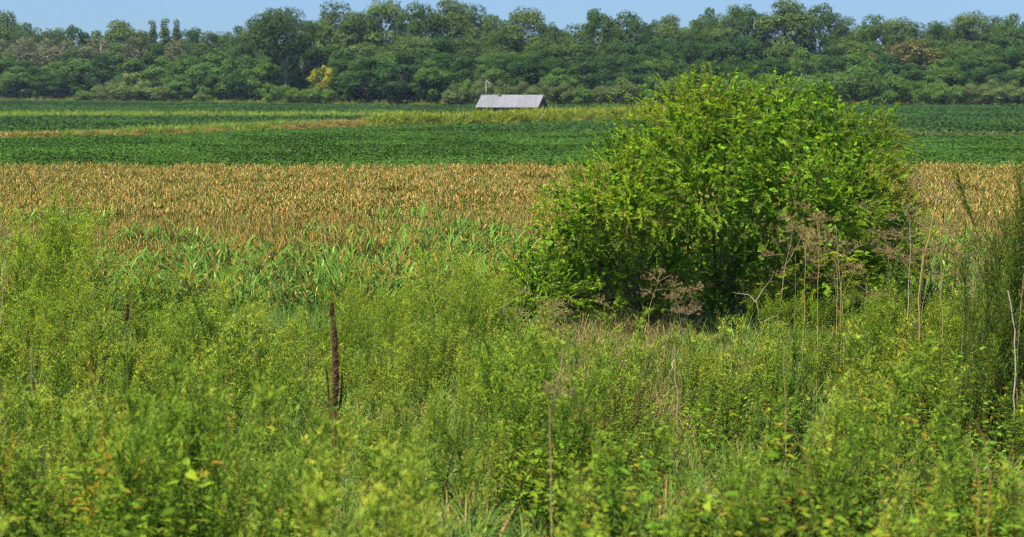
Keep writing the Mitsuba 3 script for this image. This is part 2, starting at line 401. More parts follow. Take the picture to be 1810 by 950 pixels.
def planks(key, p0, p1, n, top, depth=.03):
    """vertical boards between two corners; top(t) is the height at fraction t"""
    p0, p1 = np.array(p0, float), np.array(p1, float)
    for k in range(n):
        a, b = k / n, (k + 1) / n - .06 / n
        q, r = p0 + (p1 - p0) * a, p0 + (p1 - p0) * b
        nrm = unit(np.array([(p1 - p0)[1], -(p1 - p0)[0]])) * (depth + rs.uniform(0, .012))
        v = []
        for pt, tt in ((q, a), (r, b)):
            for off in (0, 1):
                for z in (0.0, top(tt) - .03):
                    v.append([pt[0] + nrm[0] * off, pt[1] + nrm[1] * off, z])
        hull = trimesh.convex.convex_hull(np.array(v))
        mb = MB().add(hull.vertices, hull.faces, np.array(WD) * rs.uniform(.6, 1.35))
        shed_entry(f'{key}__plank' + ('' if k == 0 else f'_{k:03d}'), mb, 'bark')


planks('shed__front_wall', (-L_, -W_), (L_, -W_), 18, lambda t: E_)
planks('shed__gable_wall', (L_, -W_ + .05), (L_, W_ - .05), 10, lambda t: E_ + (A_ - E_) * (1 - abs(2 * t - 1)))
planks('shed__back_wall', (L_, W_), (-L_, W_), 12, lambda t: E_)
planks('shed__far_gable_wall', (-L_, W_ - .05), (-L_, -W_ + .05), 8, lambda t: E_ + (A_ - E_) * (1 - abs(2 * t - 1)))
mb = MB().box([-2.0, -.32, A_ - .16], [-1.62, .02, A_ + .24], (.12, .12, .13))
shed_entry('shed__roof__vent', mb, 'bark')
tag('shed', 'long low farm shed with a pale grey metal roof behind the tall weeds', 'shed')
labels['shed__gable_wall'] = {'label': 'dark shaded board gable end'}

POLE = at(569.5, 110, 233.0)
c0 = (.42, .42, .42)
z_top = at(570, 90, 233.0)[2]
mb = MB().tube(np.array([[0, 0, 0], [0, 0, z_top - .2]]), .06, 8, (.55, .55, .54))
scene['pole__post'] = {**mb.ply('bark', True), 'to_world': place(POLE[0], 233, 0)}
pn = trimesh.creation.box([1.05, .5, .05]); pn.apply_transform(trimesh.transformations.rotation_matrix(math.radians(42), [0, 1, 0])); pn.apply_translation([.3, 0, z_top - .2])
scene['pole__panel'] = {**MB().add(pn.vertices, pn.faces, (.82, .84, .78)).ply('bark'), 'to_world': place(POLE[0], 233, 0)}
mb = MB().box([-.75, -.2, 2.6], [-.08, .2, 3.95], (.05, .05, .055))
mb.box([-.10, -.05, 3.0], [0, .05, 3.08], c0).box([-.10, -.05, 3.6], [0, .05, 3.68], c0)
scene['pole__box'] = {**mb.ply('bark'), 'to_world': place(POLE[0], 233, 0)}
tag('pole', 'thin grey pole with a tilted white panel behind the left end of the shed', 'pole')
labels['pole__box'] = {'label': 'dark box fixed to the pole'}

# ---------------------------------------------------------------- crops (stuff)
def soy_patch(name, seed, n, size, half, zlo, zhi, color):
    rng = np.random.default_rng(seed)
    P = np.stack([rng.uniform(-half, half, n), rng.uniform(-half, half, n), np.zeros(n)], 1)
    row = np.abs(((P[:, 1] / .76) % 1) - .5) * 2
    P[:, 2] = zlo + (zhi - zlo) * rng.random(n) ** .6 * (1 - .18 * row) + .10 * (fbm(P * [.5, .5, 1], 3, seed) - .5)
    N = unit(rng.normal(0, .38, (n, 3)) + [0, -.12, 1]); D = unit(np.cross(N, rng.normal(0, 1, (n, 3))))
    s = size * rng.uniform(.7, 1.3, n)
    scene[name] = {'type': 'shapegroup', 'leaves': MB().leaves(DIAMOND, P, D, N, s, s * .72, tint(rng, n, color, .28, .12)).ply('leaf_far')}


soy_patch('soy_worn', 47, 2300, .30, 6.1, .2, .7, np.array((.060, .098, .033)))
for k in range(3):
    soy_patch(f'soy_near_{k}', 40 + k, 2600, .17, 3.05, .30, .85, np.array((.050, .128, .026)) * (.92 + .1 * k))
    soy_patch(f'soy_far_{k}', 50 + k, 2300, .30, 6.1, .35, .85, np.array((.038, .098, .030)) * (.92 + .1 * k))
rc = np.random.default_rng(21)
for y in np.arange(70, 318, 6.0):
    far = y > 130
    if far and (y - 70) % 12: continue
    st = 12.0 if far else 6.0
    lim = y * .36 + 16
    for x in np.arange(-lim, lim, st):
        xc, yc = x + st / 2, y + st / 2
        if yc > wood_front(600 + 1800 * xc / yc) - st / 2 - 1: continue
        if abs(float(bank(xc, yc))) < 3.4 + st * .25 and xc < 30: continue
        if (122 < yc < 135 and 26 < xc < 46):
            inst(piece('soybean_crop'), 'soy_worn', place(xc, yc, 0, 0, 1)); continue
        inst(piece('soybean_crop'), f'soy_{"far" if far else "near"}_{rc.integers(3)}', place(xc, yc, 0, rc.integers(2) * PI, 1))
for px in np.arange(-60, 1260, 14.0):          # fill up to the edge of the wood and along the bank
    yw = float(wood_front(px)) - 9
    inst(piece('soybean_crop'), f'soy_far_{rc.integers(3)}', place((px - 600) / 1800 * yw, yw, 0, 0, 1))
for a, b in zip(LINE[:-1], LINE[1:]):
    d = b - a; n = max(1, int(np.linalg.norm(d) / 4))
    for t in (np.arange(n) + .5) / n:
        q = a + d * t; nn = np.array([-d[1], d[0]]) / np.linalg.norm(d)
        for s in (-5.6, 6.2):
            inst(piece('soybean_crop'), f'soy_near_{rc.integers(3)}', place(*(q + nn * s), 0, math.atan2(d[1], d[0]), 1))
tag('soybean_crop', 'dark green low leafy crop covering the middle and far fields', kind='stuff')


def head_tpl():
    a = np.arange(5) / 5 * 2 * PI
    prof = [(.05, 0), (.8, .22), (1, .55), (.55, .86), (.05, 1.0)]
    v = np.array([[.5 * r * math.cos(t + k * .5) * (1 + .25 * ((i + k) % 2)), z, .5 * r * math.sin(t + k * .5) * .28 * (1 + .25 * ((i + k) % 2))] for k, (r, z) in enumerate(prof) for i, t in enumerate(a)])
    f = []
    for k in range(len(prof) - 1):
        for i in range(5):
            p, q = k * 5 + i, k * 5 + (i + 1) % 5
            f += [[p, q, q + 5], [p, q + 5, p + 5]]
    return v, np.array(f)


HEAD = head_tpl()


def sorghum_patch(name, seed, half, dens, hmul, leafy, headfrac):
    rng = np.random.default_rng(seed)
    n = int((2 * half) ** 2 * dens)
    x = rng.uniform(-half, half, n)
    y = (np.round(rng.uniform(-half, half, n) / .5) * .5) + rng.normal(0, .07, n)
    h = hmul * (1.05 + .24 * (fbm(np.stack([x * .8, y * .8, x * 0 + seed], -1), 2, seed) - .3) + rng.normal(0, .06, n))
    base = np.stack([x, y, np.zeros(n)], 1)
    heads, lv = MB(), MB()
    hh = rng.random(n) < headfrac
    k = hh.sum()
    D = unit(np.stack([rng.normal(0, .24, k), rng.normal(0, .24, k), np.ones(k)], 1))
    mixv = rng.random((k, 1)) ** 1.1
    C = ((1 - mixv) * np.array([.58, .46, .165]) + mixv * np.array([.37, .255, .10])) * np.exp(rng.normal(0, .22, (k, 1)))
    L = rng.uniform(.12, .22, k)
    N = unit(np.stack([rng.normal(0, 1, k), rng.normal(0, 1, k), np.zeros(k)], 1))
    top = base[hh] + np.stack([np.zeros(k), np.zeros(k), h[hh] - .24], 1)
    heads.leaves(HEAD, top, D, N, L, L * rng.uniform(.14, .24, k), C)
    # dry flag leaves standing up beside the heads
    for j in range(2):
        w = rng.random(n) < (.35 if leafy else .75); m2 = w.sum(); a = rng.uniform(0, 2 * PI, m2); el = rng.uniform(1.0, 1.5, m2)
        D2 = np.stack([np.cos(a) * np.cos(el), np.sin(a) * np.cos(el), np.sin(el)], 1); N2 = np.stack([-np.cos(a) * np.sin(el), -np.sin(a) * np.sin(el), np.cos(el)], 1)
        gr = rng.random((m2, 1)) < .3
        lv.leaves(BLADES[1], base[w] + np.stack([a * 0, a * 0, h[w] * rng.uniform(.66, .84, m2)], 1), D2, N2, rng.uniform(.2, .36, m2), rng.uniform(.016, .03, m2), np.where(gr, tint(rng, m2, (.12, .17, .035), .25), tint(rng, m2, (.50, .39, .14), .25)))
    # leaves along each stalk
    m = 5 + leafy
    for j in range(m):
        z = h * (.30 + .62 * j / m) + rng.normal(0, .03, n)
        a = rng.uniform(0, 2 * PI, n)
        el = rng.uniform(.85, 1.35, n) if leafy else rng.uniform(.5, 1.1, n)
        D2 = np.stack([np.cos(a) * np.cos(el), np.sin(a) * np.cos(el), np.sin(el)], 1)
        N2 = np.stack([-np.cos(a) * np.sin(el), -np.sin(a) * np.sin(el), np.cos(el)], 1)
        yel = rng.random((n, 1)) < (.20 if leafy else .26)
        C2 = np.where(yel, tint(rng, n, (.30, .22, .06), .2), tint(rng, n, (.15, .31, .06) if leafy else (.12, .18, .035), .28))
        P2 = base + np.stack([np.zeros(n), np.zeros(n), z], 1)
        sel = rng.random(n)
        for b in range(4):
            w = (sel * 4).astype(int) == b
            lv.leaves(BLADES[min(b, 2) if leafy else b], P2[w], D2[w], N2[w], rng.uniform(.35, .62, w.sum()) * (1.25 if leafy else 1), rng.uniform(.035, .06, w.sum()), C2[w])
    P3 = base + np.stack([np.zeros(n), np.zeros(n), np.zeros(n)], 1)
    lv.leaves(BLADES[0], P3, np.tile([0, 0, 1.0], (n, 1)), np.stack([np.cos(x * 9), np.sin(x * 9), x * 0], 1), h * .95, np.full(n, .022), tint(rng, n, (.12, .15, .04), .2))
    g = {'type': 'shapegroup', 'leaves': lv.ply('leaf_soft')}
    if k: g['heads'] = heads.ply('dry')
    scene[name] = g


for k in range(4):
    sorghum_patch(f'sorghum_form_{k}', 70 + k, 2.0, 25, [1.0, .98, .95, 1.03][k], 0, [.80, .74, .58, .84][k])
for k in range(3):
    sorghum_patch(f'sorghum_edge_{k}', 80 + k, 1.0, 12, .98, 3, .62)
for y in np.arange(46, 71, 4.0):
    lim = y * .36 + 8
    for x in np.arange(-lim, lim, 4.0):
        inst(piece('sorghum_crop'), f'sorghum_form_{rc.integers(4)}', place(x + 2, y + 2 + .5 * math.sin(x * .1), 0, rc.integers(2) * PI, 1, rc.uniform(.95, 1.06)))
for y in np.arange(30, 46, 2.0):
    for x in np.arange(-24, 24, 2.0):
        if -2 < x < 8.4 and y < 35: continue          # the bush stands here
        leafy = rc.random() < [1.0, 1.0, .95, .8, .6, .45, .3, .15][int((y - 30) / 2)]
        if leafy: inst(piece('sorghum_crop'), f'sorghum_edge_{rc.integers(3)}', place(x + 1, y + 1, 0, rc.integers(4) * PI / 2, 1, rc.uniform(.85, 1.1)))
        else: inst(piece('sorghum_crop'), f'sorghum_form_{rc.integers(4)}', place(x + 1, y + 1, 0, rc.integers(2) * PI, .5, .97))
tag('sorghum_crop', 'ripe tan headed grain crop with green leaves along its near edge', kind='stuff')


# ---------------------------------------------------------------- grasses (stuff)
def grass_group(name, seed, n, h, w, color, spread=.4, radius=.25, dry=0.0, bsdf='leaf_soft', drycol=(.38, .31, .18)):
    rng = np.random.default_rng(seed)
    a = rng.uniform(0, 2 * PI, n); r = radius * np.sqrt(rng.random(n))
    P = np.stack([r * np.cos(a), r * np.sin(a), np.zeros(n)], 1)
    b = a + rng.normal(0, .6, n); el = np.clip(rng.normal(1.25, .22, n), .5, 1.55)
    D = np.stack([np.cos(b) * np.cos(el), np.sin(b) * np.cos(el), np.sin(el)], 1)
    N = np.stack([-np.cos(b) * np.sin(el), -np.sin(b) * np.sin(el), np.cos(el)], 1)
    C = np.where(rng.random((n, 1)) < dry, tint(rng, n, drycol, .25), tint(rng, n, color, .25))
    L = h * rng.uniform(.55, 1.15, n)
    mb = MB(); sel = rng.integers(0, 4, n)
    for k in range(4):
        m = sel == k
        mb.leaves(BLADES[k], P[m], D[m], N[m], L[m], np.full(m.sum(), w), C[m])
    scene[name] = {'type': 'shapegroup', 'blades': mb.ply(bsdf)}


for k in range(3):
    grass_group(f'bank_grass_lime_{k}', 90 + k, 46, .75 + .15 * k, .085, (.20, .32, .05), radius=.8, dry=.07)
    grass_group(f'bank_grass_tall_{k}', 95 + k, 50, 1.25, .10, (.25, .36, .05), radius=.7, dry=.08)
    grass_group(f'bank_grass_tan_{k}', 100 + k, 46, .55, .085, (.20, .20, .05), radius=.8, dry=.7, drycol=(.50, .34, .15))
    grass_group(f'low_grass_{k}', 105 + k, 55, .55, .018, (.15, .29, .06), radius=.28, dry=.1)
    grass_group(f'edge_blade_{k}', 115 + k, 16, 1.75, .045, (.16, .33, .075), radius=.3, dry=.1)
    grass_group(f'straw_grass_{k}', 110 + k, 55, .6, .011, (.16, .24, .07), radius=.26, dry=.5)
for i in range(len(LINE) - 1):
    a, b = LINE[i], LINE[i + 1]; d = b - a; nn = np.array([-d[1], d[0]]) / np.linalg.norm(d)
    if b[0] < -95 or a[0] > 9: continue
    for _ in range(int(np.linalg.norm(d) * 17)):
        t = rc.random(); q = a + d * t; off = rc.normal(0, 1.6)
        q = q + nn * np.clip(off, -2.6, 3.6)
        ppx = 600 + 1800 * q[0] / q[1]
        tanp = .9 if ppx < 75 else (.8 if 325 < ppx < 425 else (.5 if 70 < ppx < 300 else .2))
        k = rc.integers(3)
        nz = float(fbm(np.array([q[0] * .12, q[1] * .12, 0]), 2, 9))
        if rc.random() < tanp and off < 1.5: g, s = f'bank_grass_tan_{k}', rc.uniform(.6, 1.0)
        elif ppx > 440 and rc.random() < .6: g, s = f'bank_grass_tall_{k}', rc.uniform(.7, 1.15)
        else: g, s = f'bank_grass_lime_{k}', rc.uniform(.6, 1.1) * (.6 + .8 * nz)
        inst(piece('bank_grass'), g, place(*q, ground_z(*q), rc.uniform(0, 6.28), s))
for _ in range(560):                       # tall weeds round the shed
    q = np.array([rc.uniform(-9, 8), rc.uniform(168, 222)])
    if abs(q[0] - SHED[0]) < 6.2 and q[1] > 224: continue
    inst(piece('bank_grass'), f'bank_grass_tall_{rc.integers(3)}' if rc.random() < .7 else f'bank_grass_tan_{rc.integers(3)}', place(*q, ground_z(*q), rc.uniform(0, 6.28), rc.uniform(.65, 1.05)))
tag('bank_grass', 'lime green and straw coloured tall grass along the ditch bank', kind='stuff')
for _ in range(620):                       # grassed waterway beyond the bank
    px = rc.uniform(-40, 470); y = rc.uniform(198, 214)
    q = np.array([(px - 600) / 1800 * y, y])
    inst(piece('waterway_grass'), f'bank_grass_lime_{rc.integers(3)}', place(*q, .2, rc.uniform(0, 6.28), rc.uniform(1.1, 1.6)))
for _ in range(1500):                      # long grass along the foot of the wood
    px = rc.uniform(-30, 1230); y = float(wood_front(px)) + rc.uniform(-5, 12)
    q = np.array([(px - 600) / 1800 * y, y])
    inst(piece('wood_edge_grass'), f'bank_grass_{"tall" if rc.random() < .6 else "lime"}_{rc.integers(3)}', place(*q, 0, rc.uniform(0, 6.28), rc.uniform(1.0, 1.7)))
tag('wood_edge_grass', 'long pale green grass along the foot of the far wood', kind='stuff')
tag('waterway_grass', 'straight lime green grass strip crossing the far crop field', kind='stuff')


# ---------------------------------------------------------------- weeds near the camera
def goldenrod(name, seed, H, color, n_leaf=175, n_br=14, leafL=.11, brown=0.0):
    rng = np.random.default_rng(seed)
    lean = rng.normal(0, .10, 2)
    def stem_at(t): return np.stack([lean[0] * H * t ** 2, lean[1] * H * t ** 2, H * t], -1)
    st, lv = MB(), MB()
    tt = np.linspace(0, .97, 7)
    sc = tint(rng, 1, (.13, .15, .045), .1)[0]
    st.tube(stem_at(tt), np.linspace(.006, .0022, 7), 4, sc)
    t = np.sort(rng.uniform(.12, .97, n_leaf)); a = np.arange(n_leaf) * 2.39996 + rng.normal(0, .2, n_leaf)
    el = rng.uniform(.0, .85, n_leaf) + (t - .4) * .6
    D = np.stack([np.cos(a) * np.cos(el), np.sin(a) * np.cos(el), np.sin(el)], 1)
    N = np.stack([-np.cos(a) * np.sin(el), -np.sin(a) * np.sin(el), np.cos(el)], 1) + rng.normal(0, .15, (n_leaf, 3))
    L = leafL * rng.uniform(.7, 1.2, n_leaf) * (1.15 - .55 * t)
    C = tint(rng, n_leaf, color, .22, .12)
    low = (t < .35) & (rng.random(n_leaf) < .25 + brown) | (rng.random(n_leaf) < brown)
    C[low] = tint(rng, int(low.sum()), (.22, .13, .05), .3)
    lv.leaves(LANCE, stem_at(t), D, N, L, L * rng.uniform(.12, .18, n_leaf), C)
    for b in range(n_br):
        tb = rng.uniform(.55, .93); ab = rng.uniform(0, 6.28); lb = H * rng.uniform(.12, .24) * (1.3 - tb)
        p0 = stem_at(np.array(tb)); dr = np.array([math.cos(ab) * .55, math.sin(ab) * .55, .85]); dr /= np.linalg.norm(dr)
        tip = p0 + dr * lb * 1.6 + [0, 0, .02]
        st.tube(np.array([p0, (p0 + tip) / 2 + [0, 0, .01], tip]), np.array([.0025, .0018, .001]), 3, sc)
        m = 12
        u = rng.uniform(.15, 1, m); Q = p0 + (tip - p0) * u[:, None]
        aa = rng.uniform(0, 6.28, m); ee = rng.uniform(.1, .9, m)
        D = np.stack([np.cos(aa) * np.cos(ee), np.sin(aa) * np.cos(ee), np.sin(ee)], 1) + dr * .5
        Lb = leafL * rng.uniform(.35, .7, m)
        lv.leaves(LANCE, Q, D, np.stack([-np.cos(aa), -np.sin(aa), ee * 0 + 1.2], 1), Lb, Lb * .17, tint(rng, m, np.array(color) * [1.12, 1.08, 1], .2, .12))
    scene[name] = {'type': 'shapegroup', 'stem': st.ply('leaf_soft'), 'leaves': lv.ply('leaf_soft')}


def broadleaf(name, seed, H, color, n=76, leafL=.085, wide=.55, tpl=HEART, bsdf='leaf_gloss'):
    rng = np.random.default_rng(seed)
    st, lv = MB(), MB()
    stems = 4
    for s in range(stems):
        a = rng.uniform(0, 6.28); r = H * rng.uniform(.15, .45)
        tip = np.array([r * math.cos(a), r * math.sin(a), H * rng.uniform(.75, 1.0)])
        mid = tip * [.35, .35, .55]
        pts = np.array([[0, 0, 0], mid, tip]); st.tube(pts, np.array([.006, .004, .0015]), 4, (.12, .13, .045))
        m = n // stems; u = np.sort(rng.uniform(.15, 1, m))
        Q = np.where(u[:, None] < .5, mid * (u[:, None] * 2), mid + (tip - mid) * (u[:, None] * 2 - 1))
        aa = np.arange(m) * 2.4 + rng.normal(0, .3, m); ee = rng.uniform(-.3, .6, m)
        D = np.stack([np.cos(aa) * np.cos(ee), np.sin(aa) * np.cos(ee), np.sin(ee)], 1)
        N = np.stack([-np.cos(aa) * np.sin(ee), -np.sin(aa) * np.sin(ee), np.cos(ee)], 1) + rng.normal(0, .3, (m, 3))
        L = leafL * rng.uniform(.55, 1.25, m) * (1.15 - .4 * u)
        C = tint(rng, m, color, .25, .12)
        yl = rng.random(m) < .05; C[yl] = tint(rng, int(yl.sum()), (.32, .26, .04), .2)
        lv.leaves(tpl, Q + D * .02, D, N, L, L * wide * rng.uniform(.85, 1.15, m), C)
    scene[name] = {'type': 'shapegroup', 'stem': st.ply('leaf_soft'), 'leaves': lv.ply(bsdf)}


GR = [(.18, .34, .04), (.28, .44, .058), (.37, .49, .075)]
gold = []
for c in range(3):
    for k in range(3):
        nm = f'goldenrod_form_{c}{k}'; goldenrod(nm, 200 + 10 * c + k, 1.35 + .12 * k, GR[c]); gold.append(nm)
goldenrod('goldenrod_brown_0', 240, 1.45, (.20, .20, .035), 100, 3, .10, .45)
goldenrod('goldenrod_brown_1', 241, 1.35, (.42, .36, .04), 80, 3, .10, .3)
broad = []
for c, col in enumerate([(.135, .28, .028), (.19, .33, .032), (.10, .21, .022)]):
    for k in range(2):
        nm = f'broadleaf_form_{c}{k}'; broadleaf(nm, 250 + 10 * c + k, .85 + .2 * k, col); broad.append(nm)
for k in range(2):
    broadleaf(f'ragweed_form_{k}', 290 + k, 1.0, (.15, .25, .026), 130, .085, .22, LANCE, 'leaf_soft')

rw = np.random.default_rng(31)
cand = []
def clump(px, y): return float(fbm(np.array([px * .012, y * .45, 3.0]), 3, 77))
y = 6.3
while y < 29.5:
    dens = 16 if y < 14 else (13 if y < 22 else 11)
    half = y * .365 + .8
    n = rw.poisson(dens * 2 * half * .35 / 9)
    for _ in range(n):                     # weeds stand in clumps, with gaps between
        cx, cy = rw.uniform(-half, half), y + rw.uniform(0, .35)
        chf = rw.uniform(.62, 1.25); ctone = rw.normal(0, .8)
        for _ in range(rw.integers(4, 15)):
            cand.append((cx + rw.normal(0, .19), cy + rw.normal(0, .16), chf * rw.uniform(.9, 1.08), ctone))
    y += .35
for k in range(3): goldenrod(f'goldenrod_tall_{k}', 245 + k, 2.3, [(.31, .47, .055), (.27, .45, .05), (.35, .50, .06)][k], 200, 26, .105)
for k in range(2): goldenrod(f'goldenrod_green_{k}', 285 + k, 1.3, [(.12, .22, .03), (.10, .20, .026)][k], 120, 4)  # darker leaf colour paints in the shaded pockets among the weeds
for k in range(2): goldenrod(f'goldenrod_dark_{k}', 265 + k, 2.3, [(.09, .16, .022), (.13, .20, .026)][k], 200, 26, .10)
for k in range(2): goldenrod(f'goldenrod_flank_{k}', 275 + k, 1.9, [(.25, .42, .035), (.20, .35, .03)][k], 170, 22, .10)
named = {'goldenrod_plant': [], 'broadleaf_weed': []}
for x, y, chf, ctone in sorted(cand, key=lambda a: a[1]):
    px = 600 + 1800 * x / y
    cl = clump(px, y)
    if y < 19 and fbm(np.array([x * 1.15, y * .75, 1.0]), 2, 55) < .37 and rw.random() < .85: continue    # gaps between the clumps
    if y > 24 and 600 < px < 1000: continue                                   # under the bush
    r = rw.random()
    kindw = 'goldenrod'
    if px > 640 + 30 * math.sin(y):
        kindw = 'broad' if y < 15 and r < .8 else ('rag' if r < .45 else ('broad' if r < .7 else 'goldenrod'))
    elif r < .14: kindw = 'rag'
    elif r < .27 and y < 16: kindw = 'broad'
    if y > 19 and 590 < px < 800 and rw.random() < .42: kindw = 'straw'
    if y > 27 and 80 < px < 420: kindw = 'low' if rw.random() < .7 else ('straw' if rw.random() < .6 else kindw)
    hm = (.60 + .50 * cl + rw.normal(0, .06)) * chf
    if y > 22 and 590 < px < 900: hm *= .7
    if y > 25 and 215 < px < 370: hm *= .55
    if y < 9: hm *= .85
    z = float(ground_z(x, y)); rz = rw.uniform(0, 6.28); lean = rw.normal(0, 6, 2) + [0, 9]
    if abs(px - 391) < 24 and y < 14.7:
        hm = min(hm, (4.9 - y * .2157 - z) / 1.6)
        if hm < .28: continue
    if kindw == 'goldenrod':
        g = gold[3 * int(np.clip(1.5 + ctone + rw.normal(0, .25), 0, 2.9)) + rw.integers(3)]
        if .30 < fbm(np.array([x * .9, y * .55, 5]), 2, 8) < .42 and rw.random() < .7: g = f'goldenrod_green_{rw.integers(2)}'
        if rw.random() < (.42 if px < 165 and y < 14 and fbm(np.array([x * 1.6, y * .9, 0]), 2, 3) > .46 else .035): g = f'goldenrod_brown_{rw.integers(2)}'
        named['goldenrod_plant'].append((x, y, g, place(x, y, z, rz, hm, hm * rw.uniform(.9, 1.15), lean)))
    elif kindw == 'broad':
        named['broadleaf_weed'].append((x, y, broad[2 * int(np.clip(cl * 5.0 - 1.2 + rw.normal(0, .7), 0, 2)) + rw.integers(2)], place(x, y, z, rz, hm * 1.15, hm * 1.2, lean)))
    elif kindw == 'rag':
        inst(piece('mixed_weeds'), f'ragweed_form_{rw.integers(2)}', place(x, y, z, rz, hm, hm, lean))
    elif kindw == 'low':
        inst(piece('meadow_grass'), f'low_grass_{rw.integers(3)}', place(x, y, z, rz, rw.uniform(.8, 1.3), None, lean))
    else:
        inst(piece('meadow_grass'), f'straw_grass_{rw.integers(3)}', place(x, y, z, rz, rw.uniform(.8, 1.3), None, lean))
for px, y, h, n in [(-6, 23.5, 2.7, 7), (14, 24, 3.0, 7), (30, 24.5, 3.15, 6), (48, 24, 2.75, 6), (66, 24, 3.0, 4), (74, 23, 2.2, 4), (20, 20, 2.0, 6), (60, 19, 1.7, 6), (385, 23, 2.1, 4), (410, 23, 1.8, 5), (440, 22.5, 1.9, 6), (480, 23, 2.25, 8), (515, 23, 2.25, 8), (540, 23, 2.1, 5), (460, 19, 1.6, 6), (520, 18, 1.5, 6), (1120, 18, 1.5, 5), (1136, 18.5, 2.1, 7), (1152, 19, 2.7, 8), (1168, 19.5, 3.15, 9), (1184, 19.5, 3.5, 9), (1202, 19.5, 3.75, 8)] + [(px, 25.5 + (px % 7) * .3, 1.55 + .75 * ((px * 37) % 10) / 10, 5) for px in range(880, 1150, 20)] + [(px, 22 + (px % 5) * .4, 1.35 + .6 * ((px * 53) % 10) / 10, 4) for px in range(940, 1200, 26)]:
    for _ in range(n):                     # the tall clumps
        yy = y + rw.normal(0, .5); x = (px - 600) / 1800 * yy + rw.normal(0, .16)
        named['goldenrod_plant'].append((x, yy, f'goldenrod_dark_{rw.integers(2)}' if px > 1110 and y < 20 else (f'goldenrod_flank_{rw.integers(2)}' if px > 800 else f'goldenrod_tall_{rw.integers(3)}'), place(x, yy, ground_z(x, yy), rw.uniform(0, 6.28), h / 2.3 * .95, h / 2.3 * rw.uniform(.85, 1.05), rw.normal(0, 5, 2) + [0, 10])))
for _ in range(1500):                     # grass strip at the field edge and undergrowth
    y = rw.uniform(9, 31); x = rw.uniform(-.37, .37) * y
    px = 600 + 1800 * x / y
    g = 'straw_grass' if (590 < px < 810 and y > 18) or rw.random() < .15 else 'low_grass'
    inst(piece('meadow_grass'), f'{g}_{rw.integers(3)}', place(x, y, ground_z(x, y), rw.uniform(0, 6.28), rw.uniform(.7, 1.15)))
for _ in range(150):
    y = rw.uniform(29.5, 34); px = rw.uniform(70, 640) if rw.random() < .85 else rw.uniform(1060, 1200)
    x = (px - 600) / 1800 * y
    inst(piece('meadow_grass'), f'edge_blade_{rw.integers(3)}', place(x, y, 0, rw.uniform(0, 6.28), rw.uniform(.65, 1.05)))
for _ in range(420):
    y = rw.uniform(27.2, 30); x = (rw.uniform(215, 420) - 600) / 1800 * y
    inst(piece('meadow_grass'), f'low_grass_{rw.integers(3)}', place(x, y, ground_z(x, y), rw.uniform(0, 6.28), rw.uniform(.9, 1.5)))
inview = lambda x, y: abs(x) < y * .335
COLS = ['at the far left', 'left of the tall brown spike', 'right of the tall brown spike', 'left of centre', 'right of centre', 'below the big bush', 'below the dry stalks', 'at the far right']
for nm, lab, cat, grp in (('goldenrod_plant', 'yellow green feathery weed', 'weed', 'tall feathery weeds'), ('broadleaf_weed', 'bushy broad leaved green weed', 'weed', 'broad leaved weeds')):
    q = sorted(named[nm], key=lambda a: a[1] * (.5 if any(t in a[2] for t in ('tall', 'dark', 'flank')) else 1) if inview(a[0], a[1]) and a[1] > 7.5 else 99)
    most = 240 if nm == 'goldenrod_plant' else 150
    for i, (x, y, g, m) in enumerate(q):
        if i < most:
            key = numbered(nm); inst(key, g, m)
            px = 600 + 1800 * x / y
            col = COLS[int(np.searchsorted([130, 385, 470, 600, 760, 920, 1080], px))]
            row = 'along the bottom edge' if y < 9.2 else ('in the near weeds' if y < 12 else 'in the weeds behind')
            if any(t in g for t in ('tall', 'dark', 'flank')): row, lb = 'standing above the others', ('tall dark green feathery weed' if 'dark' in g else 'tall feathery weed')
            else: lb = lab if 'brown' not in g else 'browning yellow leaved weed'
            tag(key, f'{lb} {row}, {col}', cat, f'{grp} {row} {col}')
        else:
            inst(piece('mixed_weeds'), g, m)
tag('mixed_weeds', 'thick tangle of green weeds filling the slope behind the nearest plants', kind='stuff')
tag('meadow_grass', 'green and straw coloured grass between the weeds and along the field edge', kind='stuff')

# ---------------------------------------------------------------- the big bush
BY = 31.0
rb = np.random.default_rng(5)
LOBES = [(850, 140, 50, 0), (800, 138, 36, -.3), (908, 143, 50, .3), (955, 150, 42, 0), (996, 172, 42, 0), (1018, 218, 44, -.3), (772, 168, 40, 0), (728, 200, 34, .3), (688, 238, 42, -.2), (740, 235, 58, -.8),
         (820, 205, 68, -.9), (900, 215, 72, -1.0), (975, 235, 62, -.8), (664, 268, 34, 0), (640, 330, 40, .2), (705, 305, 52, .3), (785, 295, 62, .4), (870, 300, 64, .4), (960, 305, 66, -.8), (1026, 300, 46, -.4), (1046, 256, 28, 0), (1032, 160, 20, .2), (1052, 300, 30, -.2), (602, 352, 32, -.4), (640, 345, 38, -.5), (690, 352, 32, .0), (765, 350, 34, .0), (835, 352, 34, .0), (610, 340, 26, -.2), (905, 352, 34, .0),
         (820, 150, 60, 1.8), (900, 160, 65, 2.0), (760, 220, 60, 2.0), (980, 220, 65, 1.8), (860, 240, 75, 2.6), (700, 280, 50, 1.6), (1030, 280, 50, 1.6)]
lob = []
for px, py, r, dy in LOBES:
    p = at(px, py, BY + dy); lob.append((*p, r * (BY + dy) / 1800))
lob = np.array(lob)
VINE = np.array([i in (0, 2, 3, 6, 11, 13) for i in range(len(lob))])
